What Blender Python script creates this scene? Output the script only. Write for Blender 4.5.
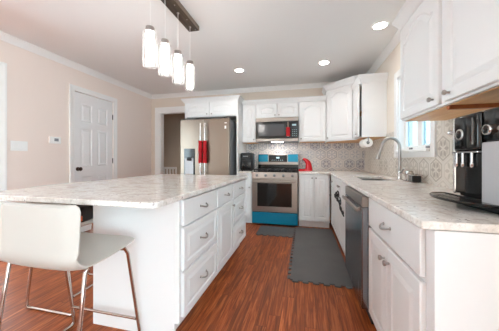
import bpy, bmesh, math, random
from mathutils import Vector, Matrix
PI = math.pi
S = bpy.context.scene
for o in list(bpy.data.objects): bpy.data.objects.remove(o)
C = S.collection

# ------------------------------------------------------------------ camera
cd = bpy.data.cameras.new('camera'); cam = bpy.data.objects.new('camera', cd); C.objects.link(cam)
cam.location = (0, 0, 1.13); cam.rotation_euler = (PI/2, 0, math.atan(54.5/232))
cd.sensor_fit = 'HORIZONTAL'; cd.sensor_width = 36; cd.lens = 36*232/499; cd.shift_y = -6.5/499
cd.clip_start = 0.02
S.camera = cam
# ------------------------------------------------------------------ world, exposure
W = bpy.data.worlds.new('daylight'); S.world = W; W.use_nodes = True
bg = W.node_tree.nodes['Background']; bg.inputs[0].default_value = (0.72, 0.91, 1.0, 1); bg.inputs[1].default_value = 5.0
S.view_settings.view_transform = 'Standard'; S.view_settings.look = 'None'
S.view_settings.gamma = 1; S.view_settings.use_curve_mapping = False
S.view_settings.exposure = 1.38
DOWNLIGHT_W = 8.0; PENDANT_E = 7.0; DOWNLIGHT_E = 14.0
S.cycles.max_bounces = 10; S.cycles.diffuse_bounces = 6; S.cycles.transparent_max_bounces = 16
S.cycles.use_denoising = True; S.cycles.sample_clamp_indirect = 6

# ------------------------------------------------------------------ materials
def srgb(r, g, b):
    f = lambda c: (c/255/12.92 if c/255 <= .04045 else ((c/255+.055)/1.055)**2.4)
    return (f(r), f(g), f(b), 1)
class N:
    """tiny node-tree writer"""
    def __init__(s, name):
        s.m = bpy.data.materials.new(name); s.m.use_nodes = True; s.t = s.m.node_tree
        s.p = s.t.nodes['Principled BSDF']; s.out = s.t.nodes['Material Output']
    def n(s, typ, ins=None, **kw):
        nd = s.t.nodes.new(typ)
        for k, v in kw.items(): setattr(nd, k, v)
        for k, v in (ins or {}).items(): s.put(nd.inputs[k], v)
        return nd
    def put(s, sock, v):
        if isinstance(v, bpy.types.NodeSocket): s.t.links.new(v, sock)
        elif isinstance(v, bpy.types.Node): s.t.links.new(v.outputs[0], sock)
        else: sock.default_value = v
    def math(s, op, a, b=0.0, c=None, clamp=False):
        nd = s.n('ShaderNodeMath', {0: a, 1: b}, operation=op, use_clamp=clamp)
        if c is not None: s.put(nd.inputs[2], c)
        return nd.outputs[0]
    def vm(s, op, a, b=None, out=0):
        nd = s.n('ShaderNodeVectorMath', {0: a}, operation=op)
        if b is not None: s.put(nd.inputs[1], b)
        return nd.outputs[out]
    def mix(s, f, a, b):
        nd = s.n('ShaderNodeMix', data_type='RGBA')
        s.put(nd.inputs[0], f); s.put(nd.inputs[6], a); s.put(nd.inputs[7], b)
        return nd.outputs[2]
    def ramp(s, f, stops):
        nd = s.n('ShaderNodeValToRGB', {0: f}); e = nd.color_ramp.elements
        while len(e) < len(stops): e.new(.5)
        for i, (p, c) in enumerate(stops): e[i].position = p; e[i].color = c
        return nd.outputs[0]
    def pos(s): return s.n('ShaderNodeNewGeometry').outputs['Position']
    def obj(s): return s.n('ShaderNodeTexCoord').outputs['Object']
    def set(s, **kw):
        for k, v in kw.items(): s.put(s.p.inputs[k.replace('_', ' ')], v)
        return s
    def bump(s, h, st=.1, d=.01):
        b = s.n('ShaderNodeBump', {'Height': h, 'Strength': st, 'Distance': d}); s.put(s.p.inputs['Normal'], b)
def plain(name, col, rough=.5, metal=0.0, spec=.5, **kw):
    a = N(name); a.set(Base_Color=col, Roughness=rough, Metallic=metal)
    a.p.inputs['Specular IOR Level'].default_value = spec
    nz = a.n('ShaderNodeTexNoise', {'Vector': a.obj(), 'Scale': 30.0})
    a.put(a.p.inputs['Roughness'], a.math('ADD', a.math('MULTIPLY', nz.outputs[0], .06), rough-.03))
    for k, v in kw.items(): a.set(**{k: v})
    return a.m
def paint(name, col, var=.03, rough=.55):
    a = N(name)
    nz = a.n('ShaderNodeTexNoise', {'Vector': a.pos(), 'Scale': 1.3, 'Detail': 3.0})
    c2 = tuple(x*(1-var) for x in col[:3])+(1,)
    a.set(Base_Color=a.mix(nz.outputs[0], col, c2), Roughness=rough)
    n2 = a.n('ShaderNodeTexNoise', {'Vector': a.pos(), 'Scale': 220.0})
    a.bump(n2.outputs[0], .04, .002)
    return a.m
def glassy(name, tint=(1, 1, 1, 1), refl=.12, rough=.02, milk=0.0):
    a = N(name)
    tr = a.n('ShaderNodeBsdfTransparent', {0: tint}); gl = a.n('ShaderNodeBsdfGlossy', {'Roughness': rough})
    fr = a.n('ShaderNodeLayerWeight', {0: .35})
    f = a.math('ADD', a.math('MULTIPLY', fr.outputs['Fresnel'], .3), refl*.4, clamp=True)
    mx = a.n('ShaderNodeMixShader', {0: f, 1: tr, 2: gl})
    if milk:                                        # white haze mixed into clear glass for a glow round the lamp
        df = a.n('ShaderNodeBsdfDiffuse', {0: (1, 1, 1, 1)}); tl = a.n('ShaderNodeBsdfTranslucent', {0: (1, 1, 1, 1)})
        dd_ = a.n('ShaderNodeMixShader', {0: .5, 1: df, 2: tl}); mx = a.n('ShaderNodeMixShader', {0: milk, 1: mx, 2: dd_})
    a.put(a.out.inputs[0], mx)
    return a.m
def glow(name, col, st):
    a = N(name); a.set(Base_Color=(.8, .8, .8, 1), Roughness=.4); a.set(Emission_Color=col, Emission_Strength=st); return a.m
def steel(name, col, rough=.28, axis=2, metal=1.0):
    a = N(name)
    sc = [160., 160., 160.]; sc[axis] = 2.0
    v = a.vm('MULTIPLY', a.obj(), tuple(sc))
    nz = a.n('ShaderNodeTexNoise', {'Vector': v, 'Scale': 1.0, 'Detail': 2.0})
    a.set(Base_Color=a.mix(nz.outputs[0], tuple(x*.9 for x in col[:3])+(1,), col), Metallic=metal,
          Roughness=a.math('ADD', a.math('MULTIPLY', nz.outputs[0], .12), rough-.06))
    return a.m
M = {}
M['cab'] = paint('cabinet_white_paint', srgb(234, 234, 234), .015, .38)
M['ceil'] = paint('ceiling_paint', srgb(234, 233, 232), .015, .8)
M['wallL'] = paint('wall_pink_beige', srgb(236, 221, 212), .02, .7)
M['wallB'] = paint('wall_warm_beige', srgb(224, 210, 196), .02, .7)
M['wallR'] = paint('wall_cream', srgb(236, 226, 214), .02, .7)
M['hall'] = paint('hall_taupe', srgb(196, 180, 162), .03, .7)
M['trim'] = paint('trim_white', srgb(238, 236, 234), .01, .45)
M['doorw'] = paint('door_white', srgb(232, 230, 230), .01, .45)
M['nickel'] = plain('brushed_nickel', srgb(176, 172, 168), .3, 1.0)
M['chrome'] = plain('chrome', srgb(206, 204, 204), .12, 1.0)
M['leg'] = plain('chrome_leg', srgb(196, 184, 176), .16, 1.0)
M['steel'] = steel('brushed_steel', srgb(144, 131, 119), .3, 2)
M['steelh'] = steel('brushed_steel_wide', srgb(164, 156, 149), .3, 0)
M['sinksteel'] = steel('sink_steel', srgb(112, 110, 108), .35, 1)
M['dwsteel'] = steel('dishwasher_steel', srgb(150, 155, 162), .25, 2)
M['black'] = plain('black_gloss', srgb(16, 16, 17), .12)
M['blackm'] = plain('black_matt', srgb(26, 26, 27), .5)
M['dark'] = plain('dark_gap', srgb(38, 34, 32), .7)
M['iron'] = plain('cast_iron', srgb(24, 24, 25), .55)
M['ovenglass'] = plain('oven_glass', srgb(20, 18, 17), .06)
M['mwglass'] = plain('microwave_glass', srgb(74, 75, 78), .1)  # grey stands in for the reflection in the dark door window
M['teal'] = plain('teal_film', srgb(18, 132, 166), .22, .35)
M['red'] = plain('red_fabric', srgb(178, 14, 26), .8)
M['redg'] = plain('red_gloss', srgb(190, 16, 30), .2)
M['silver'] = plain('silver_panel', srgb(188, 188, 192), .4, .25)
M['leather'] = paint('white_leather', srgb(200, 196, 189), .02, .45)
M['piping'] = plain('cream_piping', srgb(206, 198, 186), .6)
M['paper'] = plain('paper', srgb(240, 238, 234), .9)
M['white'] = plain('white_plastic', srgb(238, 238, 236), .4)
M['grey'] = plain('grey_plastic', srgb(120, 122, 126), .4)
M['orange'] = plain('orange_tag', srgb(214, 96, 40), .5)
M['glass'] = glassy('clear_glass', (.98, .98, .98, 1), .04, milk=.02)
M['pane'] = glassy('window_glass', (.40, .47, .50, 1), .05)  # dark bluish tint holds back the overbright daylight outside
M['lcd'] = plain('dark_display', srgb(16, 22, 28), .1)
M['bulb'] = glow('frosted_lamp', (1, .97, .93, 1), PENDANT_E)
M['lens'] = glow('downlight_lens', (1, .96, .9, 1), DOWNLIGHT_E)
M['ledgreen'] = plain('display_text', srgb(170, 200, 210), .4)
M['barwood'] = None

def mk_underwood(name, c1, c2, axis=1):
    a = N(name); sc = [14., 14., 14.]; sc[axis] = 1.2
    nz = a.n('ShaderNodeTexNoise', {'Vector': a.vm('MULTIPLY', a.pos(), tuple(sc)), 'Scale': 1.5, 'Detail': 5.0, 'Distortion': .6})
    a.set(Base_Color=a.ramp(nz.outputs[0], [(.3, c1), (.7, c2)]), Roughness=.4); return a.m
M['maple'] = mk_underwood('maple_underside', srgb(218, 160, 98), srgb(238, 192, 134))
M['maplerail'] = mk_underwood('stained_rail', srgb(140, 74, 34), srgb(168, 94, 46))
M['barwood'] = mk_underwood('weathered_wood', srgb(46, 40, 36), srgb(98, 82, 68))

def mk_floor():
    a = N('red_oak_planks'); P = a.pos()
    sx = a.n('ShaderNodeSeparateXYZ', {0: P})
    u = a.math('DIVIDE', a.math('ADD', sx.outputs[0], 20.0), .083)
    row = a.math('FLOOR', u); fu = a.math('FRACT', u)
    wn = a.n('ShaderNodeTexWhiteNoise', {'W': row}, noise_dimensions='1D')
    v = a.math('ADD', a.math('DIVIDE', a.math('ADD', sx.outputs[1], 20.0), 1.1), a.math('MULTIPLY', wn.outputs[0], 7.0))
    col = a.math('FLOOR', v); fv = a.math('FRACT', v)
    idv = a.n('ShaderNodeCombineXYZ', {0: row, 1: col})
    rnd = a.n('ShaderNodeTexWhiteNoise', {'Vector': idv}, noise_dimensions='2D')
    g0 = a.vm('MULTIPLY', P, (26., 1.6, 1.)); g0 = a.vm('ADD', g0, a.vm('MULTIPLY', rnd.outputs['Color'], (40., 40., 0.)))
    nz = a.n('ShaderNodeTexNoise', {'Vector': g0, 'Scale': 1.6, 'Detail': 6.0, 'Roughness': .62, 'Distortion': 1.2})
    base = a.ramp(nz.outputs[0], [(.28, srgb(94, 41, 16)), (.5, srgb(148, 72, 32)), (.7, srgb(198, 112, 60))])
    tone = a.math('ADD', a.math('MULTIPLY', rnd.outputs[0], .34), .8)
    base = a.vm('MULTIPLY', base, a.n('ShaderNodeCombineXYZ', {0: tone, 1: tone, 2: tone}))
    seam = a.math('MINIMUM', a.math('MINIMUM', fu, a.math('SUBTRACT', 1.0, fu)), a.math('MULTIPLY', a.math('MINIMUM', fv, a.math('SUBTRACT', 1.0, fv)), 13.0))
    s = a.math('LESS_THAN', seam, .018)
    a.set(Base_Color=a.mix(a.math('MULTIPLY', s, .6), base, srgb(52, 22, 12)), Roughness=a.math('ADD', a.math('MULTIPLY', nz.outputs[0], .15), .38), Specular_IOR_Level=.3)
    a.bump(a.math('SUBTRACT', nz.outputs[0], s), .06, .003)
    return a.m
M['floor'] = mk_floor()

def mk_granite():
    a = N('white_granite'); P = a.pos()
    n1 = a.n('ShaderNodeTexNoise', {'Vector': a.vm('MULTIPLY', P, (1., 1.4, 1.)), 'Scale': 9.0, 'Detail': 8.0, 'Roughness': .7, 'Distortion': .6})
    n2 = a.n('ShaderNodeTexNoise', {'Vector': P, 'Scale': 60.0, 'Detail': 5.0, 'Roughness': .7})
    n3 = a.n('ShaderNodeTexNoise', {'Vector': a.vm('ADD', P, (7., 3., 1.)), 'Scale': 7.0, 'Detail': 9.0, 'Roughness': .7, 'Distortion': .9})
    c = a.ramp(n1.outputs[0], [(.36, srgb(214, 206, 197)), (.5, srgb(238, 233, 227)), (.66, srgb(246, 244, 240))])
    c = a.mix(a.math('MULTIPLY', a.ramp(n2.outputs[0], [(.5, (0, 0, 0, 1)), (.66, (1, 1, 1, 1))]), .45), c, srgb(172, 163, 155))
    vein = a.ramp(n3.outputs[0], [(.57, (0, 0, 0, 1)), (.68, (1, 1, 1, 1))])
    c = a.mix(a.math('MULTIPLY', vein, .5), c, srgb(196, 172, 148))
    vo = a.n('ShaderNodeTexVoronoi', {'Vector': a.vm('ADD', P, a.vm('MULTIPLY', n2.outputs['Color'], (.03, .03, .03))), 'Scale': 34.0})
    sp = a.math('MULTIPLY', a.math('LESS_THAN', vo.outputs['Distance'], .24), a.math('GREATER_THAN', n1.outputs[0], .54))
    c = a.mix(a.math('MULTIPLY', sp, .75), c, srgb(104, 94, 92))
    a.set(Base_Color=c, Roughness=.16)
    return a.m
M['granite'] = mk_granite()

def mk_tile(name, ax, paper, blue, dark, size=.2):
    """hexagonal patterned cement tiles; ax = horizontal wall axis"""
    a = N(name); sx = a.n('ShaderNodeSeparateXYZ', {0: a.pos()})
    k = 1/size
    p = a.n('ShaderNodeCombineXYZ', {0: a.math('MULTIPLY_ADD', sx.outputs[ax], k, 40.0), 1: a.math('MULTIPLY_ADD', sx.outputs[2], k, 40.0*1.7320508), 2: 0.0}).outputs[0]
    r = (1.0, 1.7320508, 1.0); h = (.5, .8660254, 0.0)
    A = a.vm('SUBTRACT', a.vm('MODULO', p, r), h); B = a.vm('SUBTRACT', a.vm('MODULO', a.vm('ADD', p, h), r), h)
    la = a.vm('LENGTH', A, out=1); lb = a.vm('LENGTH', B, out=1)
    f = a.math('LESS_THAN', lb, la)
    mx = a.n('ShaderNodeMix', data_type='VECTOR'); a.put(mx.inputs[0], f); a.put(mx.inputs[4], A); a.put(mx.inputs[5], B)
    g = mx.outputs[1]
    cid = a.vm('SNAP', a.vm('ADD', a.vm('SUBTRACT', p, g), (.1, .1, 0.)), (.25, .25, 1.))
    rnd = a.n('ShaderNodeTexWhiteNoise', {'Vector': cid}, noise_dimensions='2D').outputs[0]
    gs = a.n('ShaderNodeSeparateXYZ', {0: a.vm('ABSOLUTE', g)})
    hexd = a.math('MAXIMUM', gs.outputs[0], a.math('MULTIPLY_ADD', gs.outputs[0], .5, a.math('MULTIPLY', gs.outputs[1], .8660254)))
    gr = a.n('ShaderNodeSeparateXYZ', {0: g})
    th = a.math('ARCTAN2', gr.outputs[1], gr.outputs[0]); rad = a.vm('LENGTH', g, out=1)
    c6 = a.math('COSINE', a.math('MULTIPLY', th, 6.0))
    star = a.math('ADD', .25, a.math('MULTIPLY', c6, .11))
    inst = a.math('LESS_THAN', rad, star)
    petal = a.math('LESS_THAN', rad, a.math('ADD', .14, a.math('MULTIPLY', c6, -.07)))
    ring = a.math('MULTIPLY', a.math('GREATER_THAN', hexd, .37), a.math('LESS_THAN', hexd, .44))
    kind = a.math('GREATER_THAN', rnd, .45); kind2 = a.math('GREATER_THAN', rnd, .76)
    tint = a.math('MULTIPLY', a.n('ShaderNodeTexWhiteNoise', {'Vector': a.vm('ADD', cid, (3.3, 8.1, 0.))}, noise_dimensions='2D').outputs[0], .35)
    c = a.mix(tint, paper, blue)
    k1 = a.math('MULTIPLY', a.math('LESS_THAN', hexd, .33), kind)
    c = a.mix(a.math('MULTIPLY', k1, .8), c, blue)
    c = a.mix(a.math('MULTIPLY', a.math('MULTIPLY', inst, a.math('SUBTRACT', 1.0, kind)), .85), c, blue)
    c = a.mix(a.math('MULTIPLY', a.math('MULTIPLY', inst, kind), .9), c, a.mix(kind2, dark, paper))
    c = a.mix(a.math('MULTIPLY', ring, a.math('ADD', .3, a.math('MULTIPLY', kind, .45))), c, dark)
    c = a.mix(a.math('MULTIPLY', petal, .8), c, a.mix(kind2, paper, blue))
    c = a.mix(a.math('GREATER_THAN', hexd, .485), c, srgb(206, 200, 194))
    nz = a.n('ShaderNodeTexNoise', {'Vector': a.pos(), 'Scale': 45.0, 'Detail': 3.0})
    c = a.mix(a.math('MULTIPLY', nz.outputs[0], .3), c, paper)
    a.set(Base_Color=c, Roughness=.4); return a.m
M['tileB'] = mk_tile('patterned_hex_tile', 0, srgb(224, 219, 214), srgb(172, 174, 184), srgb(126, 128, 142))
M['tileR'] = mk_tile('patterned_hex_tile_side', 1, srgb(224, 216, 206), srgb(190, 180, 168), srgb(160, 148, 136))  # same tile in beige, warm side light put into its colours
def mk_mat():
    a = N('grey_foam'); nz = a.n('ShaderNodeTexNoise', {'Vector': a.pos(), 'Scale': 130.0, 'Detail': 2.0})
    n2 = a.n('ShaderNodeTexNoise', {'Vector': a.pos(), 'Scale': 4.0})
    c = a.mix(n2.outputs[0], srgb(82, 80, 80), srgb(100, 98, 97))
    a.set(Base_Color=c, Roughness=.75); a.bump(nz.outputs[0], .3, .004); return a.m
M['mat'] = mk_mat()

# ------------------------------------------------------------------ mesh helpers
class MB:
    def __init__(s): s.b = bmesh.new()
    def box(s, x0, x1, y0, y1, z0, z1, bev=0.0, seg=2):
        r = bmesh.ops.create_cube(s.b, size=1.0); vs = r['verts']
        for v in vs: v.co = Vector(((x0+x1)/2+v.co.x*(x1-x0), (y0+y1)/2+v.co.y*(y1-y0), (z0+z1)/2+v.co.z*(z1-z0)))
        if bev:
            es = list({e for v in vs for e in v.link_edges})
            bmesh.ops.bevel(s.b, geom=es, offset=bev, segments=seg, profile=.5, affect='EDGES')
        return s
    def tube(s, pts, r, seg=10, closed=False):
        pts = [Vector(p) for p in pts]; n = len(pts); rings = []
        up = None
        for i, p in enumerate(pts):
            if closed: t = (pts[(i+1) % n]-pts[i-1]).normalized()
            else: t = (pts[min(i+1, n-1)]-pts[max(i-1, 0)]).normalized()
            if up is None:
                up = Vector((0, 0, 1)) if abs(t.z) < .9 else Vector((1, 0, 0))
            x = up.cross(t)
            if x.length < 1e-5: x = Vector((1, 0, 0)).cross(t)
            x.normalize(); y = t.cross(x); up = y
            rr = r[i] if isinstance(r, (list, tuple)) else r
            rings.append([s.b.verts.new(p+x*math.cos(2*PI*k/seg)*rr+y*math.sin(2*PI*k/seg)*rr) for k in range(seg)])
        m = n if closed else n-1
        for i in range(m):
            a, b = rings[i], rings[(i+1) % n]
            for k in range(seg): s.b.faces.new((a[k], a[(k+1) % seg], b[(k+1) % seg], b[k]))
        if not closed: s.b.faces.new(rings[0][::-1]); s.b.faces.new(rings[-1])
        return s
    def lathe(s, prof, org=(0, 0, 0), axis=(0, 0, 1), seg=20, cap=True):
        q = Vector((0, 0, 1)).rotation_difference(Vector(axis)); o = Vector(org); rings = []
        for r, h in prof:
            rings.append([s.b.verts.new(o+q @ Vector((r*math.cos(2*PI*k/seg), r*math.sin(2*PI*k/seg), h))) for k in range(seg)])
        for a, b in zip(rings, rings[1:]):
            for k in range(seg): s.b.faces.new((a[k], a[(k+1) % seg], b[(k+1) % seg], b[k]))
        if cap: s.b.faces.new(rings[0][::-1]); s.b.faces.new(rings[-1])
        return s
    def loops(s, lps, cap0=True, cap1=True):
        R = [[s.b.verts.new(p) for p in l] for l in lps]; n = len(R[0])
        for a, b in zip(R, R[1:]):
            for k in range(n): s.b.faces.new((a[k], a[(k+1) % n], b[(k+1) % n], b[k]))
        if cap0: s.b.faces.new(R[0][::-1])
        if cap1: s.b.faces.new(R[-1])
        return s
    def prism(s, poly, fn, a, b):
        """poly: 2D outline, fn(u,v,t) -> xyz, extruded t=a..b"""
        return s.loops([[fn(u, v, a) for u, v in poly], [fn(u, v, b) for u, v in poly]])
    def build(s, name, mat, parent=None, smooth=False, bevel=0.0, **props):
        bmesh.ops.recalc_face_normals(s.b, faces=s.b.faces)
        me = bpy.data.meshes.new(name); s.b.to_mesh(me); s.b.free()
        for m in (mat if isinstance(mat, (list, tuple)) else [mat]): me.materials.append(m)
        o = bpy.data.objects.new(name, me); C.objects.link(o)
        if parent: o.parent = parent
        if smooth:
            for p in me.polygons: p.use_smooth = True
            try: me.set_sharp_from_angle(angle=math.radians(40))
            except Exception: pass
        if bevel:
            md = o.modifiers.new('bevel', 'BEVEL'); md.width = bevel; md.segments = 2; md.limit_method = 'ANGLE'
        for k, v in props.items(): o[k] = v
        return o
def bx(*a, **k): return MB().box(*a, **k)
def thing(name, label, cat, loc=(0, 0, 0), rz=0.0, group=None):
    o = bpy.data.objects.new(name, None); C.objects.link(o); o.empty_display_size = .1
    o.location = loc; o.rotation_euler = (0, 0, rz); o['label'] = label; o['category'] = cat
    if group: o['group'] = group
    return o
def tag(o, label, cat, group=None):
    o['label'] = label; o['category'] = cat
    if group: o['group'] = group
    return o
def struct(o): o['kind'] = 'structure'; return o

# ------------------------------------------------------------------ room dimensions
XL, XR, YB, ZC, YF = -3.3, 1.06, 4.52, 2.535, -4.2
HALL = 6.6

def wall_with_holes(name, mat, fn, u0, u1, z0, z1, t, holes):
    """fn(u, t, z); grid of cells leaving the holes out"""
    us = sorted({u0, u1, *[h[0] for h in holes], *[h[1] for h in holes]}); zs = sorted({z0, z1, *[h[2] for h in holes], *[h[3] for h in holes]})
    m = MB()
    for a, b in zip(us, us[1:]):
        for c, d in zip(zs, zs[1:]):
            if any(h[0] <= (a+b)/2 <= h[1] and h[2] <= (c+d)/2 <= h[3] for h in holes): continue
            m.loops([[fn(a, q, c), fn(b, q, c), fn(b, q, d), fn(a, q, d)] for q in (0, t)])
    bmesh.ops.remove_doubles(m.b, verts=m.b.verts, dist=1e-5)
    seen = {}
    for f in list(m.b.faces):                                   # drop the faces between cells
        k = tuple(round(x, 4) for x in f.calc_center_median()); seen.setdefault(k, []).append(f)
    bmesh.ops.delete(m.b, geom=[f for l in seen.values() if len(l) > 1 for f in l], context='FACES_ONLY')
    return struct(m.build(name, mat))

struct(bx(-6.5, XR+.15, YF, HALL+.1, -.12, 0).build('floor', M['floor']))
struct(bx(-6.5, XR+.15, YF, HALL+.1, ZC, ZC+.12).build('ceiling', M['ceil']))
D1 = (2.74, 3.46, 0.0, 2.14)            # closet door in the left wall
D0 = (.85, 1.86, 0.0, 2.14)             # opening nearer the camera in the left wall
wall_with_holes('wall_left', M['wallL'], lambda u, t, z: (XL-t, u, z), YF, YB+.12, 0, ZC, .12, [D1, D0])
D2 = (-3.08, -2.2, 0.0, 2.14)           # opening in the back wall
wall_with_holes('wall_back', M['wallB'], lambda u, t, z: (u, YB+t, z), XL, XR, 0, ZC, .12, [D2])
WN = (2.27, 3.0, 1.215, 2.06)           # window in the right wall
WD = (-3.9, -.82, 0.0, 2.3)               # unseen opening added in the right wall for side daylight, behind the camera
wall_with_holes('wall_right', M['wallR'], lambda u, t, z: (XR+t, u, z), YF, YB+.12, 0, ZC, .14, [WN, WD])
wall_with_holes('wall_front', M['wallR'], lambda u, t, z: (u, YF-t, z), XL, XR, 0, ZC, .12, [])
struct(bx(-6.5, .3, HALL-.1, HALL, 0, ZC).build('wall_hall', M['hall']))
struct(bx(-6.5, XL-.12, YB, YB+.12, 0, ZC).build('wall_hall_front', M['hall']))
struct(bx(-6.5, -6.4, YB+.12, HALL-.1, 0, ZC).build('wall_hall_left', M['hall']))
struct(bx(-1.3, -1.2, YB+.12, HALL-.1, 0, ZC).build('wall_hall_right', M['hall']))
# tile on the walls between worktop and wall cabinets
struct(bx(-1.12, XR-.002, YB-.008, YB-.0005, .9145, 1.46).build('wall_back_tile', M['tileB']))
wall_with_holes('wall_right_tile', M['tileR'], lambda u, t, z: (XR-.008+t, u, z), .935, YB-.009, .9145, 1.46, .0075, [(2.19, 3.08, 1.14, 1.46)])

# crown moulding, baseboards, casings
CR = [(0, 0), (0, -.075), (.009, -.075), (.014, -.062), (.034, -.036), (.052, -.015), (.062, -.01), (.062, 0)]
struct(MB().prism(CR, lambda u, v, t: (XL+u, t, ZC+v), YF, YB-.0).build('trim_1', M['trim']))
struct(MB().prism(CR, lambda u, v, t: (t, YB-u, ZC+v), XL+.0, XR).build('trim_2', M['trim']))
struct(MB().prism(CR, lambda u, v, t: (XR-u, t, ZC+v), YF, YB).build('trim_3', M['trim']))
BB = [(0, 0), (.014, 0), (.014, .11), (.008, .125), (0, .13)]
m = MB()
for a, b in ((YF, .77), (1.94, 2.66), (3.54, YB)): m.prism(BB, lambda u, v, t: (XL+u, t, v), a, b)
struct(m.build('baseboard_left', M['trim']))
struct(MB().prism(BB, lambda u, v, t: (t, HALL-.1-u, v), -6.4, -1.3).build('baseboard_hall', M['trim']))
def casing(name, fn, u0, u1, z1, w=.075, t=.018):
    m = MB()
    P = [(0, 0), (w, 0), (w, t), (w*.75, t), (w*.3, t*.6), (0, t*.5)]
    m.loops([[fn(u0-p, q, 0) for p, q in P], [fn(u0-p, q, z1+p) for p, q in P], [fn(u1+p, q, z1+p) for p, q in P], [fn(u1+p, q, 0) for p, q in P]])
    return struct(m.build(name, M['trim']))
casing('trim_4', lambda u, t, z: (XL+t, u, z), D1[0], D1[1], D1[3])
casing('trim_5', lambda u, t, z: (XL+t, u, z), D0[0], D0[1], D0[3])
casing('trim_6', lambda u, t, z: (u, YB-t, z), D2[0], D2[1], D2[3], w=.12)
m = MB()                                    # jamb linings of the two open doorways
m.box(D2[0]-.001, D2[0]+.012, YB, YB+.12, 0, D2[3]); m.box(D2[1]-.012, D2[1]+.001, YB, YB+.12, 0, D2[3]); m.box(D2[0], D2[1], YB, YB+.12, D2[3]-.012, D2[3]+.001)
struct(m.build('trim_7', M['trim']))
m = MB()
m.box(XL-.12, XL, D0[0]-.001, D0[0]+.012, 0, D0[3]); m.box(XL-.12, XL, D0[1]-.012, D0[1]+.001, 0, D0[3]); m.box(XL-.12, XL, D0[0], D0[1], D0[3]-.012, D0[3]+.001)
struct(m.build('trim_8', M['trim']))

# ------------------------------------------------------------------ panelled fronts (local: width x, height z, front faces -y at y=0 back plane)
def panel_loops(x0, x1, z0, z1, y, fr, arch, rise, t=.02, n=12):
    """loops of a raised-panel front; fr = frame width; arch = rise of the arched top rail"""
    def outer(ins, yy):
        a, b, c, d = x0+ins, x1-ins, z0+ins, z1-ins
        pts = [(a, yy, c), (b, yy, c), (b, yy, d)]
        pts += [(b+(a-b)*k/n, yy, d) for k in range(1, n)]
        return pts+[(a, yy, d)]
    def inner(ins, yy):
        a, b, c, d = x0+fr+ins, x1-fr-ins, z0+fr+ins, z1-fr-ins
        def top(q):
            if not arch: return d
            s = (q-.1)/.8; s = min(max(s, 0), 1)
            return d-rise+rise*math.sin(PI*s)**.75
        pts = [(a, yy, c), (b, yy, c), (b, yy, top(0))]
        pts += [(b+(a-b)*k/n, yy, top(k/n)) for k in range(1, n)]
        return pts+[(a, yy, top(1))]
    return [outer(0, y), outer(0, y-t+.004), outer(.004, y-t), inner(0, y-t), inner(.006, y-t+.007), inner(.014, y-t+.007), inner(.036, y-t-.0005)]
def panel_front(name, parent, x0, x1, z0, z1, y=0.0, fr=.055, arch=False, rise=.045, mat=None):
    return MB().loops(panel_loops(x0, x1, z0, z1, y, fr, arch, rise)).build(name, mat or M['cab'], parent)
def slab_front(name, parent, x0, x1, z0, z1, y=0.0, mat=None):
    return MB().box(x0, x1, y-.02, y, z0, z1, .004).build(name, mat or M['cab'], parent)
def knob(parent, x, z, y=-.02):
    return MB().lathe([(.0055, 0), (.0055, .012), (.012, .018), (.0145, .024), (.012, .03), (.004, .032)], (x, y, z), (0, -1, 0), 14).build('knob', M['nickel'], parent, True, label='brushed nickel round knob')
def pull(parent, x, z, y=-.02, w=.1):
    pts = [(x-w/2+w*k/12, y-.004-.026*math.sin(PI*k/12)**.6, z-.012*math.sin(PI*k/12)) for k in range(13)]
    m = MB().tube(pts, [.0045+.0025*math.sin(PI*k/12) for k in range(13)], 8)
    m.lathe([(.008, 0), (.008, .004), (.005, .006)], (x-w/2, y, z), (0, -1, 0), 10); m.lathe([(.008, 0), (.008, .004), (.005, .006)], (x+w/2, y, z), (0, -1, 0), 10)
    return m.build('pull_handle', M['nickel'], parent, True, label='brushed nickel arched drawer pull')
def base_cab(label, w, loc, rz, fronts, depth=.58, toe=.1, h=.882, group=None, low=None):
    """front plane of the doors' back at local y=0; carcass behind (y>0); x from 0..w"""
    t = thing('base_cabinet', label, 'cabinet', loc, rz, group)
    m = MB()
    if low:                                          # carcass left open where the sink basin hangs
        m.box(0, low[0], .0005, depth, toe, h).box(low[0], w, .0005, .06, toe, h).box(low[0], w, .06, depth, toe, low[1])
    else: m.box(0, w, .0005, depth, toe, h)
    m.box(.002, w-.002, .065, depth, 0, toe+.001)
    m.build('carcass', M['cab'], t)
    for f in fronts:
        k, x0, x1, z0, z1 = f[:5]
        if k == 'door':
            d = panel_front('door', t, x0, x1, z0, z1, arch=False, fr=.055); knob(d, f[5], f[6])
        elif k == 'drawer':
            d = panel_front('drawer', t, x0, x1, z0, z1, fr=.04) if z1-z0 > .2 else slab_front('drawer', t, x0, x1, z0, z1)
            pull(d, (x0+x1)/2, f[5] if len(f) > 5 else (z0+z1)/2, w=f[6] if len(f) > 6 else .1)
    return t
CROWN = [(0, 0), (.012, 0), (.02, .02), (.04, .05), (.052, .066), (.052, .085), (0, .085)]
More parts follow.
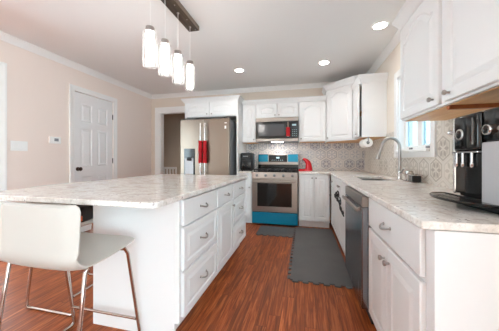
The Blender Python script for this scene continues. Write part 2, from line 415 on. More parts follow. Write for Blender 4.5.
def wall_cab(label, w, loc, rz, doors, z0, z1, depth=.33, rail=True, crown=(True, False, False), cz=1.0, rise=.045, hollow=False, ajar=0.0):
    t = thing('wall_cabinet', label, 'cabinet', loc, rz)
    if hollow:
        MB().box(0, .018, .0005, depth, z0, z1).box(w-.018, w, .0005, depth, z0, z1).box(.018, w-.018, .0005, depth, z0, z0+.018).box(.018, w-.018, .0005, depth, z1-.018, z1).box(.018, w-.018, depth-.01, depth, z0+.018, z1-.018).build('carcass', M['cab'], t)
        MB().box(.0181, w-.0181, .02, depth-.011, (z0+z1)/2-.009, (z0+z1)/2+.009).build('shelf', M['maple'], t)
    else: MB().box(0, w, .0005, depth, z0, z1).build('carcass', M['cab'], t)
    if rail:
        MB().box(.012, w-.012, .02, depth-.01, z0-.0045, z0-.0006).build('bottom_panel', M['maple'], t, label='unpainted maple underside')
    for x0, x1, kx in doors:
        d = panel_front('door', t, x0, x1, z0+.012, z1-.012, arch=True, rise=rise, fr=.055); kn = knob(d, kx, z0+.05)
        if ajar:                                     # the door stands slightly open on its far hinges
            T = Matrix.Translation((x0, 0, 0)) @ Matrix.Rotation(-ajar, 4, 'Z') @ Matrix.Translation((-x0, 0, 0))
            d.data.transform(T); kn.data.transform(T)
    L = [[], [], [], []]
    m = MB()
    ext = .052
    P = CROWN
    rows = []
    if crown[1]: rows.append([(-u, depth, z1+v*cz) for u, v in P])
    rows.append([(-u if crown[1] else 0, -u, z1+v*cz) for u, v in P])
    rows.append([(w+u if crown[2] else w, -u, z1+v*cz) for u, v in P])
    if crown[2]: rows.append([(w+u, depth, z1+v*cz) for u, v in P])
    m.loops(rows)
    m.build('crown', M['cab'], t)
    return t

# ------------------------------------------------------------------ island (cabinets face +x: local x -> +y, local -y -> +x)
IX = -.76                       # carcass front plane; fronts stick out 2 cm
ID = .65
zt = (.705, .868); z2 = (.42, .69); z3 = (.125, .405)
def isl(label, y0, y1, fronts):
    return base_cab(label, y1-y0, (IX, y0, 0), PI/2, fronts, depth=ID)
w = 1.925-1.325
c = isl('white three-drawer island cabinet nearest the camera, with a plain white end panel', 1.325, 1.925,
    [('drawer', .012, w-.012, *zt), ('drawer', .012, w-.012, *z2), ('drawer', .012, w-.012, *z3)])
MB().box(-.019, -.0005, .03, ID+.0, 0, .882).box(-.022, -.0005, -.004, .03, .1, .882, .004).build('end_panel', M['cab'], c, label='plain white end panel')
w = .47
isl('white island cabinet with one drawer over one knobbed door, between the two drawer stacks', 1.927, 2.397,
    [('drawer', .01, w-.01, *zt), ('door', .01, w-.01, .125, .69, w-.04, .64)])
w = 2.95-2.399
isl('white three-drawer island cabinet at the far end nearest the range', 2.399, 2.95,
    [('drawer', .01, w-.012, *zt), ('drawer', .01, w-.012, *z2), ('drawer', .01, w-.012, *z3)])
def rounded(x0, x1, y0, y1, r, n=6):
    out = []
    for cx, cy, a0 in ((x1-r, y0+r, -PI/2), (x1-r, y1-r, 0), (x0+r, y1-r, PI/2), (x0+r, y0+r, PI)):
        out += [(cx+r*math.cos(a0+PI/2*k/n), cy+r*math.sin(a0+PI/2*k/n)) for k in range(n+1)]
    return out
def slabz(poly, z0, z1, mat, name, e=.005):
    """worktop with an eased edge"""
    c = Vector((sum(p[0] for p in poly)/len(poly), sum(p[1] for p in poly)/len(poly)))
    m = MB(); m.prism(poly, lambda u, v, t: (u, v, t), z0, z1)
    return m.build(name, mat, None, bevel=e)
tag(slabz(rounded(-2.0, -.715, 1.0, 2.97, .03), .884, .914, M['granite'], 'island_worktop'),
    'large white speckled granite worktop overhanging the island', 'worktop')

# ------------------------------------------------------------------ back wall base run (cabinets face -y)
FY = 3.935
base_cab('narrow white base cabinet between the refrigerator and the range', .235, (-1.118, FY, 0), 0,
         [('drawer', .01, .225, *zt, .787, .07), ('door', .01, .225, .125, .69, .2, .64)])
base_cab('white two-door base cabinet right of the range under the red appliance', .49, (-.085, FY, 0), 0,
         [('door', .012, .243, .125, .868, .215, .82), ('door', .247, .478, .125, .868, .275, .82)])
tag(slabz([(-1.118, 3.895), (-.886, 3.895), (-.886, YB-.01), (-1.118, YB-.01)], .884, .914, M['granite'], 'worktop', .004),
    'short granite worktop left of the range under the black air fryer', 'worktop')

# ------------------------------------------------------------------ right wall base run (cabinets face -x: local x -> -y)
FX = .44
def rgt(label, ytop, w, fronts, **k): return base_cab(label, w, (FX, ytop, 0), -PI/2, fronts, depth=.6, **k)
c = rgt('white base cabinet with one wide drawer over two doors, nearest the camera on the right', 1.70, .765,
    [('drawer', .008, .715, .69, .872), ('door', .008, .358, .11, .672, .325, .6), ('door', .364, .715, .11, .672, .395, .6)])
MB().box(.7655, .772, .0, .6, 0, .882).build('end_panel', M['cab'], c, label='plain white end panel')
t = rgt('white sink base cabinet between dishwasher and corner, with a black scroll shape on it', 3.913, 1.551,
    [('drawer', .012, .40, .70, .868, .79, .08), ('door', .012, .40, .11, .685, .05, .56), ('door', .406, .93, .11, .868, .90, .8), ('door', .936, 1.535, .11, .868, .965, .8)], low=(.77, .68))
# dishwasher
t = thing('dishwasher', 'stainless steel built-in dishwasher between the white base cabinets on the right', 'dishwasher', (FX, 2.36, 0), -PI/2)
W_ = .657
MB().box(0.003, W_-.003, .002, .58, .02, .88).build('tub', M['blackm'], t)
MB().box(.004, W_-.004, -.058, .001, .11, .80, .006).build('door', M['dwsteel'], t)
MB().box(.004, W_-.004, -.058, .001, .803, .878, .006).build('control_panel', M['steelh'], t)
m = MB().box(.03, W_-.03, -.092, -.072, .765, .79, .008); m.box(.06, .085, -.074, -.057, .768, .787).box(W_-.085, W_-.06, -.074, -.057, .768, .787)
m.build('handle', M['steelh'], t)
MB().box(.01, W_-.01, .04, .06, 0, .108).build('kick_plate', M['blackm'], t)

# L-shaped worktop with the sink cut out
SK = (.60, .915, 2.58, 3.12)
m = MB()
xs = [.40, SK[0], SK[1], XR-.009]; ys = [.925, SK[2], SK[3], 3.895, YB-.009]
cells = [(i, j) for i in range(3) for j in range(4) if not (i == 1 and j == 1)]
vt = {}
def gv(x, y, z):
    k = (round(x, 4), round(y, 4), round(z, 4))
    if k not in vt: vt[k] = m.b.verts.new((x, y, z))
    return vt[k]
quads = [(xs[i], xs[i+1], ys[j], ys[j+1]) for i, j in cells]+[(-.085, .40, 3.895, YB-.009)]
for a, b, c_, d in quads:
    for z, o in ((.914, 1), (.884, -1)):
        q = [gv(a, c_, z), gv(b, c_, z), gv(b, d, z), gv(a, d, z)]; m.b.faces.new(q[::o])
from collections import Counter
ec = Counter()
for a, b, c_, d in quads:
    P = [(a, c_), (b, c_), (b, d), (a, d)]
    for p, q in zip(P, P[1:]+P[:1]): ec[frozenset((tuple(round(v, 4) for v in p), tuple(round(v, 4) for v in q)))] += 1
for e, n in ec.items():
    if n == 1:
        p, q = list(e); m.b.faces.new([gv(*p, .884), gv(*q, .884), gv(*q, .914), gv(*p, .914)])
tag(m.build('worktop', M['granite'], None, bevel=.005), 'L-shaped white granite worktop along the right wall and back corner', 'worktop')
# sink
t = thing('sink', 'undermount stainless sink set in the right-hand granite worktop', 'sink', ((SK[0]+SK[1])/2, (SK[2]+SK[3])/2, .70))
hx, hy = (SK[1]-SK[0])/2, (SK[3]-SK[2])/2
L = []
for (ix, z) in ((.02, .18), (-.004, .18), (-.004, .17), (.0, .02), (.02, 0.0)):
    L.append([(p[0], p[1], z) for p in rounded(-hx+ix if ix >= 0 else -hx+ix, hx-ix, -hy+ix, hy-ix, .03, 3)])
L = [L[1], L[2], L[3], L[4]]
MB().loops(L, cap0=False).build('basin', M['sinksteel'], t, True)
MB().lathe([(.0, .002), (.03, .002), (.042, .004), (.044, .0)], (0.05, 0, 0.001), seg=18, cap=False).build('drain', M['chrome'], t, True)
# faucet
t = thing('faucet', 'tall chrome gooseneck pull-down faucet behind the sink', 'faucet', (.975, 2.72, .914))
MB().lathe([(.03, 0), (.03, .008), (.022, .014), (.019, .06), (.016, .065), (.016, .09)], seg=18).build('base', M['chrome'], t, True)
pts = [(0, 0, .06), (0, 0, .18), (0, 0, .32)]+[(-.088+.088*math.cos(a), 0, .335+.1*math.sin(a)) for a in [PI*k/12 for k in range(0, 12)]]+[(-.18, .0, .33), (-.19, 0, .30)]
MB().tube(pts, .0145, 12).build('spout', M['nickel'], t, True)
MB().tube([(-.19, 0, .30), (-.197, 0, .275), (-.209, 0, .225), (-.211, 0, .215)], [.014, .018, .021, .019], 14).build('spray_head', M['nickel'], t, True)
MB().tube([(0, -.015, .075), (0, -.05, .085), (.0, -.105, .12)], [.011, .009, .007], 10).build('lever', M['nickel'], t, True)
# sink caddy
t = thing('sink_caddy', 'chrome wire caddy with chrome cups beside the faucet', 'caddy', (.965, 2.42, .9145), math.radians(88))
m = MB()
for z in (.008, .075): m.tube([(x, y, z) for x, y in rounded(-.15, .15, -.04, .04, .025, 4)], .003, 6, True)
for k in range(9):
    x = -.105+.21*k/8; m.tube([(x, -.04, .075), (x, -.04, .008), (x, .04, .008), (x, .04, .075)], .002, 5)
m.build('wire_frame', M['chrome'], t, True)
o = MB().box(-.115, -.02, -.034, .034, .012, .07, .008).build('sponge', M['blackm'], None)
o.location = t.location; o.rotation_euler = t.rotation_euler; tag(o, 'black sponge standing in the chrome wire caddy beside the faucet', 'sponge')
o = MB().lathe([(.032, 0), (.032, .09), (.029, .09), (.028, .004)], (.07, 0, .0115), seg=18, cap=False).build('cup', M['chrome'], None, True)
o.location = t.location; o.rotation_euler = t.rotation_euler; tag(o, 'chrome cup standing in the wire caddy beside the faucet', 'cup')
o = MB().lathe([(.026, 0), (.026, .07), (.012, .08), (.01, .095)], (.01, 0, .0115), seg=16).build('soap_pot', M['steel'], None, True)
o.location = t.location; o.rotation_euler = t.rotation_euler; tag(o, 'small steel pot in the middle of the wire caddy beside the faucet', 'pot')
# black scroll shape on sink cabinet
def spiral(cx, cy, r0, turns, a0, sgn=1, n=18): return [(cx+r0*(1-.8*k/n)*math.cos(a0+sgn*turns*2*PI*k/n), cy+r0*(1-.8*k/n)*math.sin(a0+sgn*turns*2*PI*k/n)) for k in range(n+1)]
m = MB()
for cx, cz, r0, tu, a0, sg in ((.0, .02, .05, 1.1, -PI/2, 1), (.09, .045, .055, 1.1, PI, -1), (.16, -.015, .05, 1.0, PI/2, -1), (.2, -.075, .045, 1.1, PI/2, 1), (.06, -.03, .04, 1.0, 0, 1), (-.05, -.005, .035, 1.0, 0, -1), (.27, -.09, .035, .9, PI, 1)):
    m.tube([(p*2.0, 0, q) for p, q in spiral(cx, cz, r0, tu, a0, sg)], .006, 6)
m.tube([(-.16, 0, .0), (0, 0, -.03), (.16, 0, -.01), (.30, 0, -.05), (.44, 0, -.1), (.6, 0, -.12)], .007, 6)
o = m.build('black_scroll', M['iron'], None, True); o.location = (FX-.0285, 3.24, .64); o.rotation_euler = (0, 0, -PI/2)
tag(o, 'black scroll shape on the sink cabinet front', 'ornament')

# ------------------------------------------------------------------ wall cabinets
UZ0, UZ1 = 1.435, 2.135
UY = 4.19
wall_cab('single-door white wall cabinet left of the microwave', .265, (-1.118, UY, 0), 0, [(.012, .253, .225)], UZ0, UZ1, cz=.9)
wall_cab('white two-door wall cabinet directly above the microwave', .76, (-.851, UY, 0), 0, [(.012, .377, .345), (.383, .748, .415)], 1.868, UZ1, cz=.9, rail=False, rise=.025)
wall_cab('single-door white wall cabinet right of the microwave', .462, (-.089, UY, 0), 0, [(.012, .45, .04)], UZ0, UZ1, cz=.9)
# diagonal corner cabinet
t = thing('corner_wall_cabinet', 'taller white diagonal wall cabinet in the back right corner', 'cabinet', (0, 0, 0))
XU = .755
pA, pB = (.376, UY), (XU, 3.83)
poly = [(.376, YB-.001), pA, pB, (XR-.001, 3.83), (XR-.001, YB-.001)]
ZK = 2.30
MB().prism(poly, lambda u, v, q: (u, v, q), UZ0-.01, ZK).build('carcass', M['cab'], t)
dv = Vector((pB[0]-pA[0], pB[1]-pA[1])); wl = dv.length; ang = math.atan2(dv.y, dv.x)
Rm = Matrix.Translation((pA[0], pA[1], 0)) @ Matrix.Rotation(ang, 4, 'Z')
d = panel_front('door', t, .03, wl-.03, UZ0+.005, ZK-.012, y=-.0005, arch=True, rise=.05); d.data.transform(Rm)
k_ = knob(d, .055, UZ0+.05); k_.data.transform(Rm)
rows = []
nA = Vector((-1, 0)); nM = Vector((dv.y, -dv.x)).normalized(); nB = Vector((0, -1))
def miter(n1, n2): b = (n1+n2); return b/(1+n1.dot(n2))
for P, nn in (((.376, YB-.001), nA), (pA, miter(nA, nM)), (pB, miter(nM, nB)), ((XR-.001, 3.83), nB)):
    rows.append([(P[0]+nn.x*u, P[1]+nn.y*u, ZK+v*1.05) for u, v in CROWN])
MB().loops(rows).build('crown', M['cab'], t)
MB().prism([(.39, YB-.01), (.39, UY-.02+.03), (XU+.01, 3.85), (XR-.01, 3.85), (XR-.01, YB-.01)], lambda u, v, q: (u, v, q), UZ0-.0145, UZ0-.0106).build('bottom_panel', M['maple'], t, label='unpainted maple underside')
# right wall
t = wall_cab('narrow white wall cabinet between the corner cabinet and the window', .455, (XU, 3.828, 0), -PI/2, [(.012, .443, .41)], UZ0-.01, 2.15, depth=XR-XU-.001, crown=(True, False, True), cz=1.15, hollow=True, ajar=math.radians(3.4))
DU = XR-XU-.001
t = wall_cab('white arched-door wall cabinet between the window and the coffee machine', .578, (XU, 2.065, 0), -PI/2, [(.02, .548, .5)], UZ0-.008, 2.15, depth=DU, crown=(True, True, False), cz=1.15, rise=.085)
MB().box(.552, .577, .02, DU-.005, UZ0-.032, UZ0-.0086).build('bottom_rail', M['maplerail'], t, label='dark stained wooden rail under the cabinet')
wall_cab('white arched-door wall cabinet directly above the coffee machine, nearest the camera', .76, (XU, 1.486, 0), -PI/2, [(.03, .73, .075)], UZ0-.008, 2.15, depth=DU, crown=(True, False, False), cz=1.15, rise=.085)
# refrigerator cabinet with side panel
t = wall_cab('white two-door cabinet above the refrigerator', 1.02, (-2.155, 3.92, 0), 0, [(.03, .495, .455), (.505, .985, .545)], 1.89, 2.165, depth=YB-3.92-.001, rail=False, crown=(True, True, True), cz=.85, rise=.025)
MB().box(1.0, 1.035, .0, YB-3.92-.001, 0, 1.8895).build('side_panel', M['cab'], t)
MB().box(.0, .018, .02, YB-3.92-.001, 0, 1.8895).build('side_panel', M['cab'], t)

# ------------------------------------------------------------------ refrigerator
RX0, RX1, RY = -2.13, -1.215, 3.70
t = thing('refrigerator', 'tall stainless french-door refrigerator with water dispenser left of the range', 'refrigerator', (RX0, RY, 0))
w = RX1-RX0
MB().box(.005, w-.005, .075, .78, .02, 1.80, .004).build('cabinet_body', M['grey'], t)
m = MB().box(.004, w/2-.003, 0, .07, .74, 1.82, .01)
dl = m.build('door', M['steel'], t); dr = MB().box(w/2+.003, w-.004, 0, .07, .74, 1.82, .01).build('door', M['steel'], t)
fz = MB().box(.004, w-.004, 0, .07, .06, .735, .01).build('freezer_drawer', M['steel'], t)
for x, p in ((w/2-.04, dl), (w/2+.04, dr)):
    m = MB().tube([(x, -.055, .86), (x, -.058, 1.2), (x, -.058, 1.5), (x, -.055, 1.74)], .013, 10)
    for z in (.9, 1.7): m.tube([(x, -.056, z), (x, .004, z)], .01, 8)
    m.build('handle', M['chrome'], p, True)
m = MB().tube([(.12, -.055, .66), (w-.12, -.055, .66)], .013, 10)
for x in (.16, w-.16): m.tube([(x, -.055, .66), (x, .004, .66)], .01, 8)
m.build('handle', M['chrome'], fz, True)
dp = MB().box(.085, .29, -.006, .0005, 1.15, 1.31, .003).box(.085, .1, -.005, .0005, .86, 1.15).box(.26, .29, -.005, .0005, .86, 1.15).build('dispenser_frame', M['black'], dl)
MB().box(.1, .26, -.0035, .0005, .87, 1.15, .001).build('dispenser_recess', M['silver'], dl)
MB().box(.15, .225, -.03, -.003, 1.10, 1.16, .004).build('dispenser_spout', M['blackm'], dl)
for q in ((w-.085, w-.055, 1.64, 1.69), (w-.085, w-.045, 1.73, 1.745)): MB().box(q[0], q[1], -.0015, .0005, q[2], q[3]).build('sticker', M['white'], dr, label='small pale sticker')
for x in (.03, w-.11): MB().box(x, x+.08, .03, .1, 1.8201, 1.835, .003).build('hinge_cover', M['blackm'], t)
# red handle covers
def cover(label, loc, h, r=.024, cat='handle cover'):
    m = MB(); n = 14; L = []
    for k in range(9):
        z = h*k/8; rr = r*(1+.1*math.sin(k*1.7)); L.append((rr, z))
    m.lathe([(.0145, 0)]+L+[(.0145, h)], seg=14, cap=False)
    o = m.build('handle_cover', M['red'], None, True); o.location = loc
    return tag(o, label, cat, 'red fabric appliance handle covers')
for x, s in ((RX0+w/2-.04, 'left'), (RX0+w/2+.04, 'right')):
    cover('red fabric cover wrapped round the %s door handle of the refrigerator' % s, (x, RY-.057, 1.06), .38, .032)

# ------------------------------------------------------------------ range
GX0, GX1, GY = -.876, -.096, 3.88
w = GX1-GX0
t = thing('range', 'stainless gas range with teal film on its bottom drawer and backguard', 'stove', (GX0, GY, 0))
MB().box(.004, w-.004, .04, .60, .03, .89).build('body', M['grey'], t)
dd = MB().box(.006, w-.006, .0, .045, .235, .80, .008).build('oven_door', M['steelh'], t)
MB().box(.10, w-.10, -.004, .001, .33, .725, .003).build('oven_window', M['ovenglass'], dd, label='dark oven window')
m = MB().tube([(.03, -.055, .755), (w-.03, -.055, .755)], .014, 10)
for x in (.06, w-.06): m.tube([(x, -.055, .755), (x, .002, .755)], .01, 8)
m.build('handle', M['steelh'], dd, True)
MB().box(.006, w-.006, .0, .045, .035, .228, .006).build('drawer', M['teal'], t, label='bottom drawer in shiny teal film')
cp = MB().loops([[(x, .005, .805), (x, .06, .805), (x, .06, .905), (x, .03, .905)] for x in (.006, w-.006)]).build('control_panel', M['steelh'], t)
for k in range(5):
    x = .09+(w-.18)*k/4
    MB().lathe([(.024, 0), (.024, .008), (.02, .012), (.018, .036), (.015, .04)], (x, .014, .853), (0, -1, .2), 14).build('knob', M['grey'], cp, True)
MB().box(.004, w-.004, .03, .57, .8905, .915, .005).build('cooktop', M['black'], t)
for gx in (.03, .275, .52):
    m = MB(); gw = .23
    for y in (.06, .19, .31, .43, .53): m.box(gx, gx+gw, y-.007, y+.007, .935, .952)
    for x in (gx+.006, gx+gw/2, gx+gw-.006): m.box(x-.007, x+.007, .06, .53, .934, .951)
    for x in (gx+.006, gx+gw-.006):
        for y in (.07, .52): m.box(x-.008, x+.008, y-.008, y+.008, .915, .94)
    m.build('grate', M['iron'], t, label='black cast iron grate')
for x, y in ((.145, .15), (.145, .43), (.39, .3), (.635, .15), (.635, .43)):
    MB().lathe([(.045, 0), (.045, .008), (.03, .01), (.03, .017), (.0, .018)], (x, y, .9152), seg=16, cap=False).build('burner', M['iron'], t, True)
bgd = MB().box(.004, w-.004, .555, .615, .9155, 1.225, .006).build('backguard', M['steelh'], t)
MB().box(.006, w-.006, .549, .556, .9165, 1.025, .002).build('vent_strip', M['black'], bgd, label='black strip at the foot of the backguard')
MB().box(.012, .20, .549, .556, 1.075, 1.218, .002).build('film', M['teal'], bgd, label='teal protective film')
MB().box(w-.20, w-.012, .549, .556, 1.075, 1.218, .002).build('film', M['teal'], bgd, label='teal protective film')
dsp = MB().box(.215, w-.215, .547, .556, 1.075, 1.205, .002).build('display', M['lcd'], bgd)
for k in range(6): MB().box(.27+.04*k, .29+.04*k, .5455, .5475, 1.105, 1.112).build('touch_key', M['ledgreen'], dsp)
MB().box(.36, .42, .5455, .5475, 1.14, 1.17).build('clock', M['ledgreen'], dsp)

# ------------------------------------------------------------------ microwave
t = thing('microwave', 'stainless over-the-range microwave with a black glass door', 'microwave', (-.849, 4.105, 1.44))
w = .756; h = .425
MB().box(.002, w-.002, .03, .40, .0, h).build('body', M['grey'], t)
dr = MB().box(.002, w-.14, .0, .03, .055, h-.075, .004).build('door', M['black'], t)
MB().box(.05, w-.24, -.003, .0005, .10, h-.12, .002).build('window', M['mwglass'], dr)
m = MB().box(.0, w, -.006, .03, h-.073, h-.001, .004); m.build('top_trim', M['steelh'], t)
MB().box(.0, w, -.006, .03, .001, .053, .004).build('bottom_trim', M['steelh'], t)
cpn = MB().box(w-.138, w-.002, .0, .03, .055, h-.075, .004).build('control_panel', M['lcd'], t)
for r_ in range(4):
    for c_ in range(3): MB().box(w-.105+.03*c_, w-.09+.03*c_, -.0015, .0005, .09+.035*r_, .098+.035*r_).build('button', M['ledgreen'], cpn)
MB().box(w-.11, w-.04, -.0015, .0005, .27, .3).build('clock', M['ledgreen'], cpn)
m = MB().tube([(w-.175, -.045, .075), (w-.175, -.048, .2), (w-.175, -.045, .335)], .013, 10)
for z in (.09, .32): m.tube([(w-.175, -.045, z), (w-.175, .002, z)], .009, 8)
m.build('handle', M['steel'], dr, True)
hl = MB().box(w/2-.1, w/2+.1, .09, .16, -.004, -.0005).build('hood_lamp', M['lens'], t, label='lit hood lamp under the microwave')
ld = bpy.data.lights.new('hood_lamp_light', 'AREA'); ld.shape = 'RECTANGLE'; ld.size = .2; ld.size_y = .07; ld.energy = .7; ld.color = (1, .92, .82)
lo = bpy.data.objects.new('hood_lamp_light', ld); C.objects.link(lo); lo.parent = t; lo.location = (w/2, .125, -.008)
cover('red fabric cover wrapped round the microwave door handle', (-.849+w-.175, 4.105-.047, 1.44+.085), .15, .034)

# ------------------------------------------------------------------ small appliances
t = thing('air_fryer', 'square black air fryer on the short worktop left of the range', 'air fryer', (-1.0, 4.10, .9142), math.radians(4))
MB().box(-.112, .112, -.13, .15, .012, .325, .03, 4).build('body', M['blackm'], t, True)
d = MB().box(-.09, .09, -.142, -.125, .03, .17, .012, 3).build('basket_front', M['black'], t, True)
MB().box(-.022, .022, -.20, -.139, .085, .115, .008, 3).build('handle', M['blackm'], d, True)
MB().box(-.08, .08, -.1335, -.127, .215, .29, .005).build('control_panel', M['lcd'], t)
MB().box(-.06, .03, -.136, -.1332, .262, .268).build('display_line', M['nickel'], t)
for x in (-.08, .08):
    for y in (-.1, .12): MB().lathe([(.012, 0), (.012, .014)], (x, y, 0), seg=10).build('foot', M['blackm'], t)
# red appliance
t = thing('red_capsule_machine', 'small glossy red curved countertop appliance right of the range', 'appliance', (.02, 4.27, .9142), math.radians(-8))
def sect(cx, cz, hx_, hy_, n=12): return [(cx+hx_*math.cos(2*PI*k/n), hy_*math.sin(2*PI*k/n), cz) for k in range(n)]
L = []
for cx, cz, a, b in ((.06, .005, .07, .07), (.06, .03, .068, .068), (.065, .08, .055, .06), (.06, .13, .05, .058), (.04, .17, .052, .058), (.015, .20, .05, .055), (-.01, .225, .03, .04), (-.02, .235, .008, .012)):
    L.append(sect(cx, cz, a, b))
MB().loops(L).build('body', M['redg'], t, True)
MB().box(-.11, .03, -.055, .055, .0, .035, .012, 3).build('base', M['redg'], t, True)
MB().box(-.10, -.01, -.045, .045, .0352, .042, .002).build('drip_grid', M['blackm'], t)
MB().lathe([(.016, 0), (.02, .02), (.012, .035)], (-.028, 0, .185), (-.35, 0, 1), 12).build('nozzle', M['blackm'], t, True)
# coffee machine (faces -x, slightly towards the camera): local -y = front, local x = along the front towards the camera
t = thing('coffee_machine', 'large black and silver bean-to-cup coffee machine on the right worktop', 'coffee machine', (.735, 1.335, .9142), -PI/2+math.radians(3))
MB().box(.0, .34, .015, .30, .012, .416, .012, 3).build('body', M['blackm'], t, True)
MB().box(-.002, .155, .005, .06, .04, .243, .004).build('brew_bay', M['black'], t, label='glossy black cup recess')
MB().box(.0, .16, -.025, .06, .252, .418, .014, 3).build('brew_head', M['black'], t, True)
MB().box(-.012, .002, -.02, .2, .05, .414, .006).build('side_strip', M['chrome'], t)
MB().box(.0, .158, -.03, .0, .243, .251, .002).build('chrome_line', M['chrome'], t)
for x in (.02, .06, .115):
    MB().lathe([(.005, 0), (.008, .006), (.008, .02), (.006, .022), (.006, .066)], (x, -.02, .178), seg=12).build('spout', M['chrome'], t, True)
MB().lathe([(.026, 0), (.026, .003), (.023, .005)], (.045, -.024, .33), (0, -1, 0), 20).build('emblem_disc', M['nickel'], t, True)
MB().lathe([(.019, 0), (.016, .002)], (.045, -.0288, .33), (0, -1, 0), 20).build('emblem_face', M['black'], t, True)
MB().tube([(-.01, .0, .35), (-.05, .0, .35), (-.06, 0, .35)], [.008, .008, .013], 10).build('steam_knob', M['chrome'], t, True)
MB().box(.125, .132, -.029, -.023, .28, .395).build('trim_strip', M['chrome'], t)
MB().box(.164, .342, -.02, .30, .03, .285, .006).build('silver_panel', M['silver'], t, label='plain silver front panel')
MB().box(.162, .342, -.015, .30, .286, .42, .01, 3).build('dial_head', M['black'], t, True)
dl_ = MB().lathe([(.022, 0), (.022, .012), (.020, .016), (.017, .016), (.017, .008)], (.2, -.014, .335), (0, -1, 0), 24, cap=False).build('dial', M['chrome'], t, True)
MB().lathe([(.0165, .001), (.0165, .013), (.014, .015)], (.2, -.014, .335), (0, -1, 0), 20).build('dial_face', M['black'], dl_, True)
MB().lathe([(.009, 0), (.009, .006)], (.25, -.014, .335), (0, -1, 0), 12).build('button', M['nickel'], t, True)
MB().box(.0, .34, -.012, .30, .0, .026, .004).build('base_plate', M['blackm'], t)
L = []
def trayo(sx, z, f=.0):
    return [(.085+sx*.195*math.cos(a), -.02-sx*.115*max(math.sin(a), -.15), z-.004) for a in [2*PI*k/28 for k in range(28)]]
MB().loops([trayo(.9, .03), trayo(.98, .034), trayo(1.0, .041), trayo(.97, .045), trayo(.93, .041)]).build('drip_tray', M['black'], t, True)
# paper towel
t = thing('paper_towel_roll', 'white paper towel roll hanging under the narrow wall cabinet', 'paper towel', (.835, 3.385, 1.35), 0)
MB().lathe([(.02, 0), (.058, 0), (.06, .004), (.06, .236), (.058, .24), (.02, .24)], (0, 0, 0), (0, 1, 0), 24, cap=False).build('roll', M['paper'], t, True)
MB().lathe([(.0195, .003), (.017, .003), (.017, .237), (.0195, .237)], (0, 0, 0), (0, 1, 0), 16, cap=False).build('core', M['blackm'], t, True)
m = MB().tube([(0, -.012, 0), (0, .252, 0)], .006, 8); m.box(-.008, .008, -.014, -.01, -.01, .0745).box(-.008, .008, .25, .254, -.01, .0745)
m.build('holder', M['nickel'], t)

# ------------------------------------------------------------------ mats with interlocking edges
def mat_poly(x0, x1, y0, y1, sides, p=.09, d=.026):
    out = []
    C4 = [((x0, y0), (x1, y0), 's'), ((x1, y0), (x1, y1), 'e'), ((x1, y1), (x0, y1), 'n'), ((x0, y1), (x0, y0), 'w')]
    for a, b, s in C4:
        a, b = Vector(a), Vector(b); L = (b-a).length; u = (b-a)/L; nn = Vector((u.y, -u.x)); out.append(tuple(a))
        if s in sides:
            n = int(L/p); q = L/n
            for k in range(n):
                for f, hh in ((.28, 0), (.2, 1), (.42, 1.15), (.58, 1.15), (.8, 1), (.72, 0)):
                    if 0 < k < n-1 or True: out.append(tuple(a+u*(k+f)*q+nn*hh*d))
    return out
m = MB(); m.prism(mat_poly(-.125, .43, 2.19, 3.88, 'sw'), lambda u, v, q: (u, v, q), .001, .013)
tag(m.build('floor_mat', M['mat']), 'long grey foam runner mat with jagged interlocking edge beside the right cabinets', 'mat')
m = MB(); m.prism(mat_poly(-.70, -.15, 3.40, 3.83, 's'), lambda u, v, q: (u, v, q), .001, .013)
tag(m.build('floor_mat', M['mat']), 'short grey foam mat on the floor directly in front of the range', 'mat')

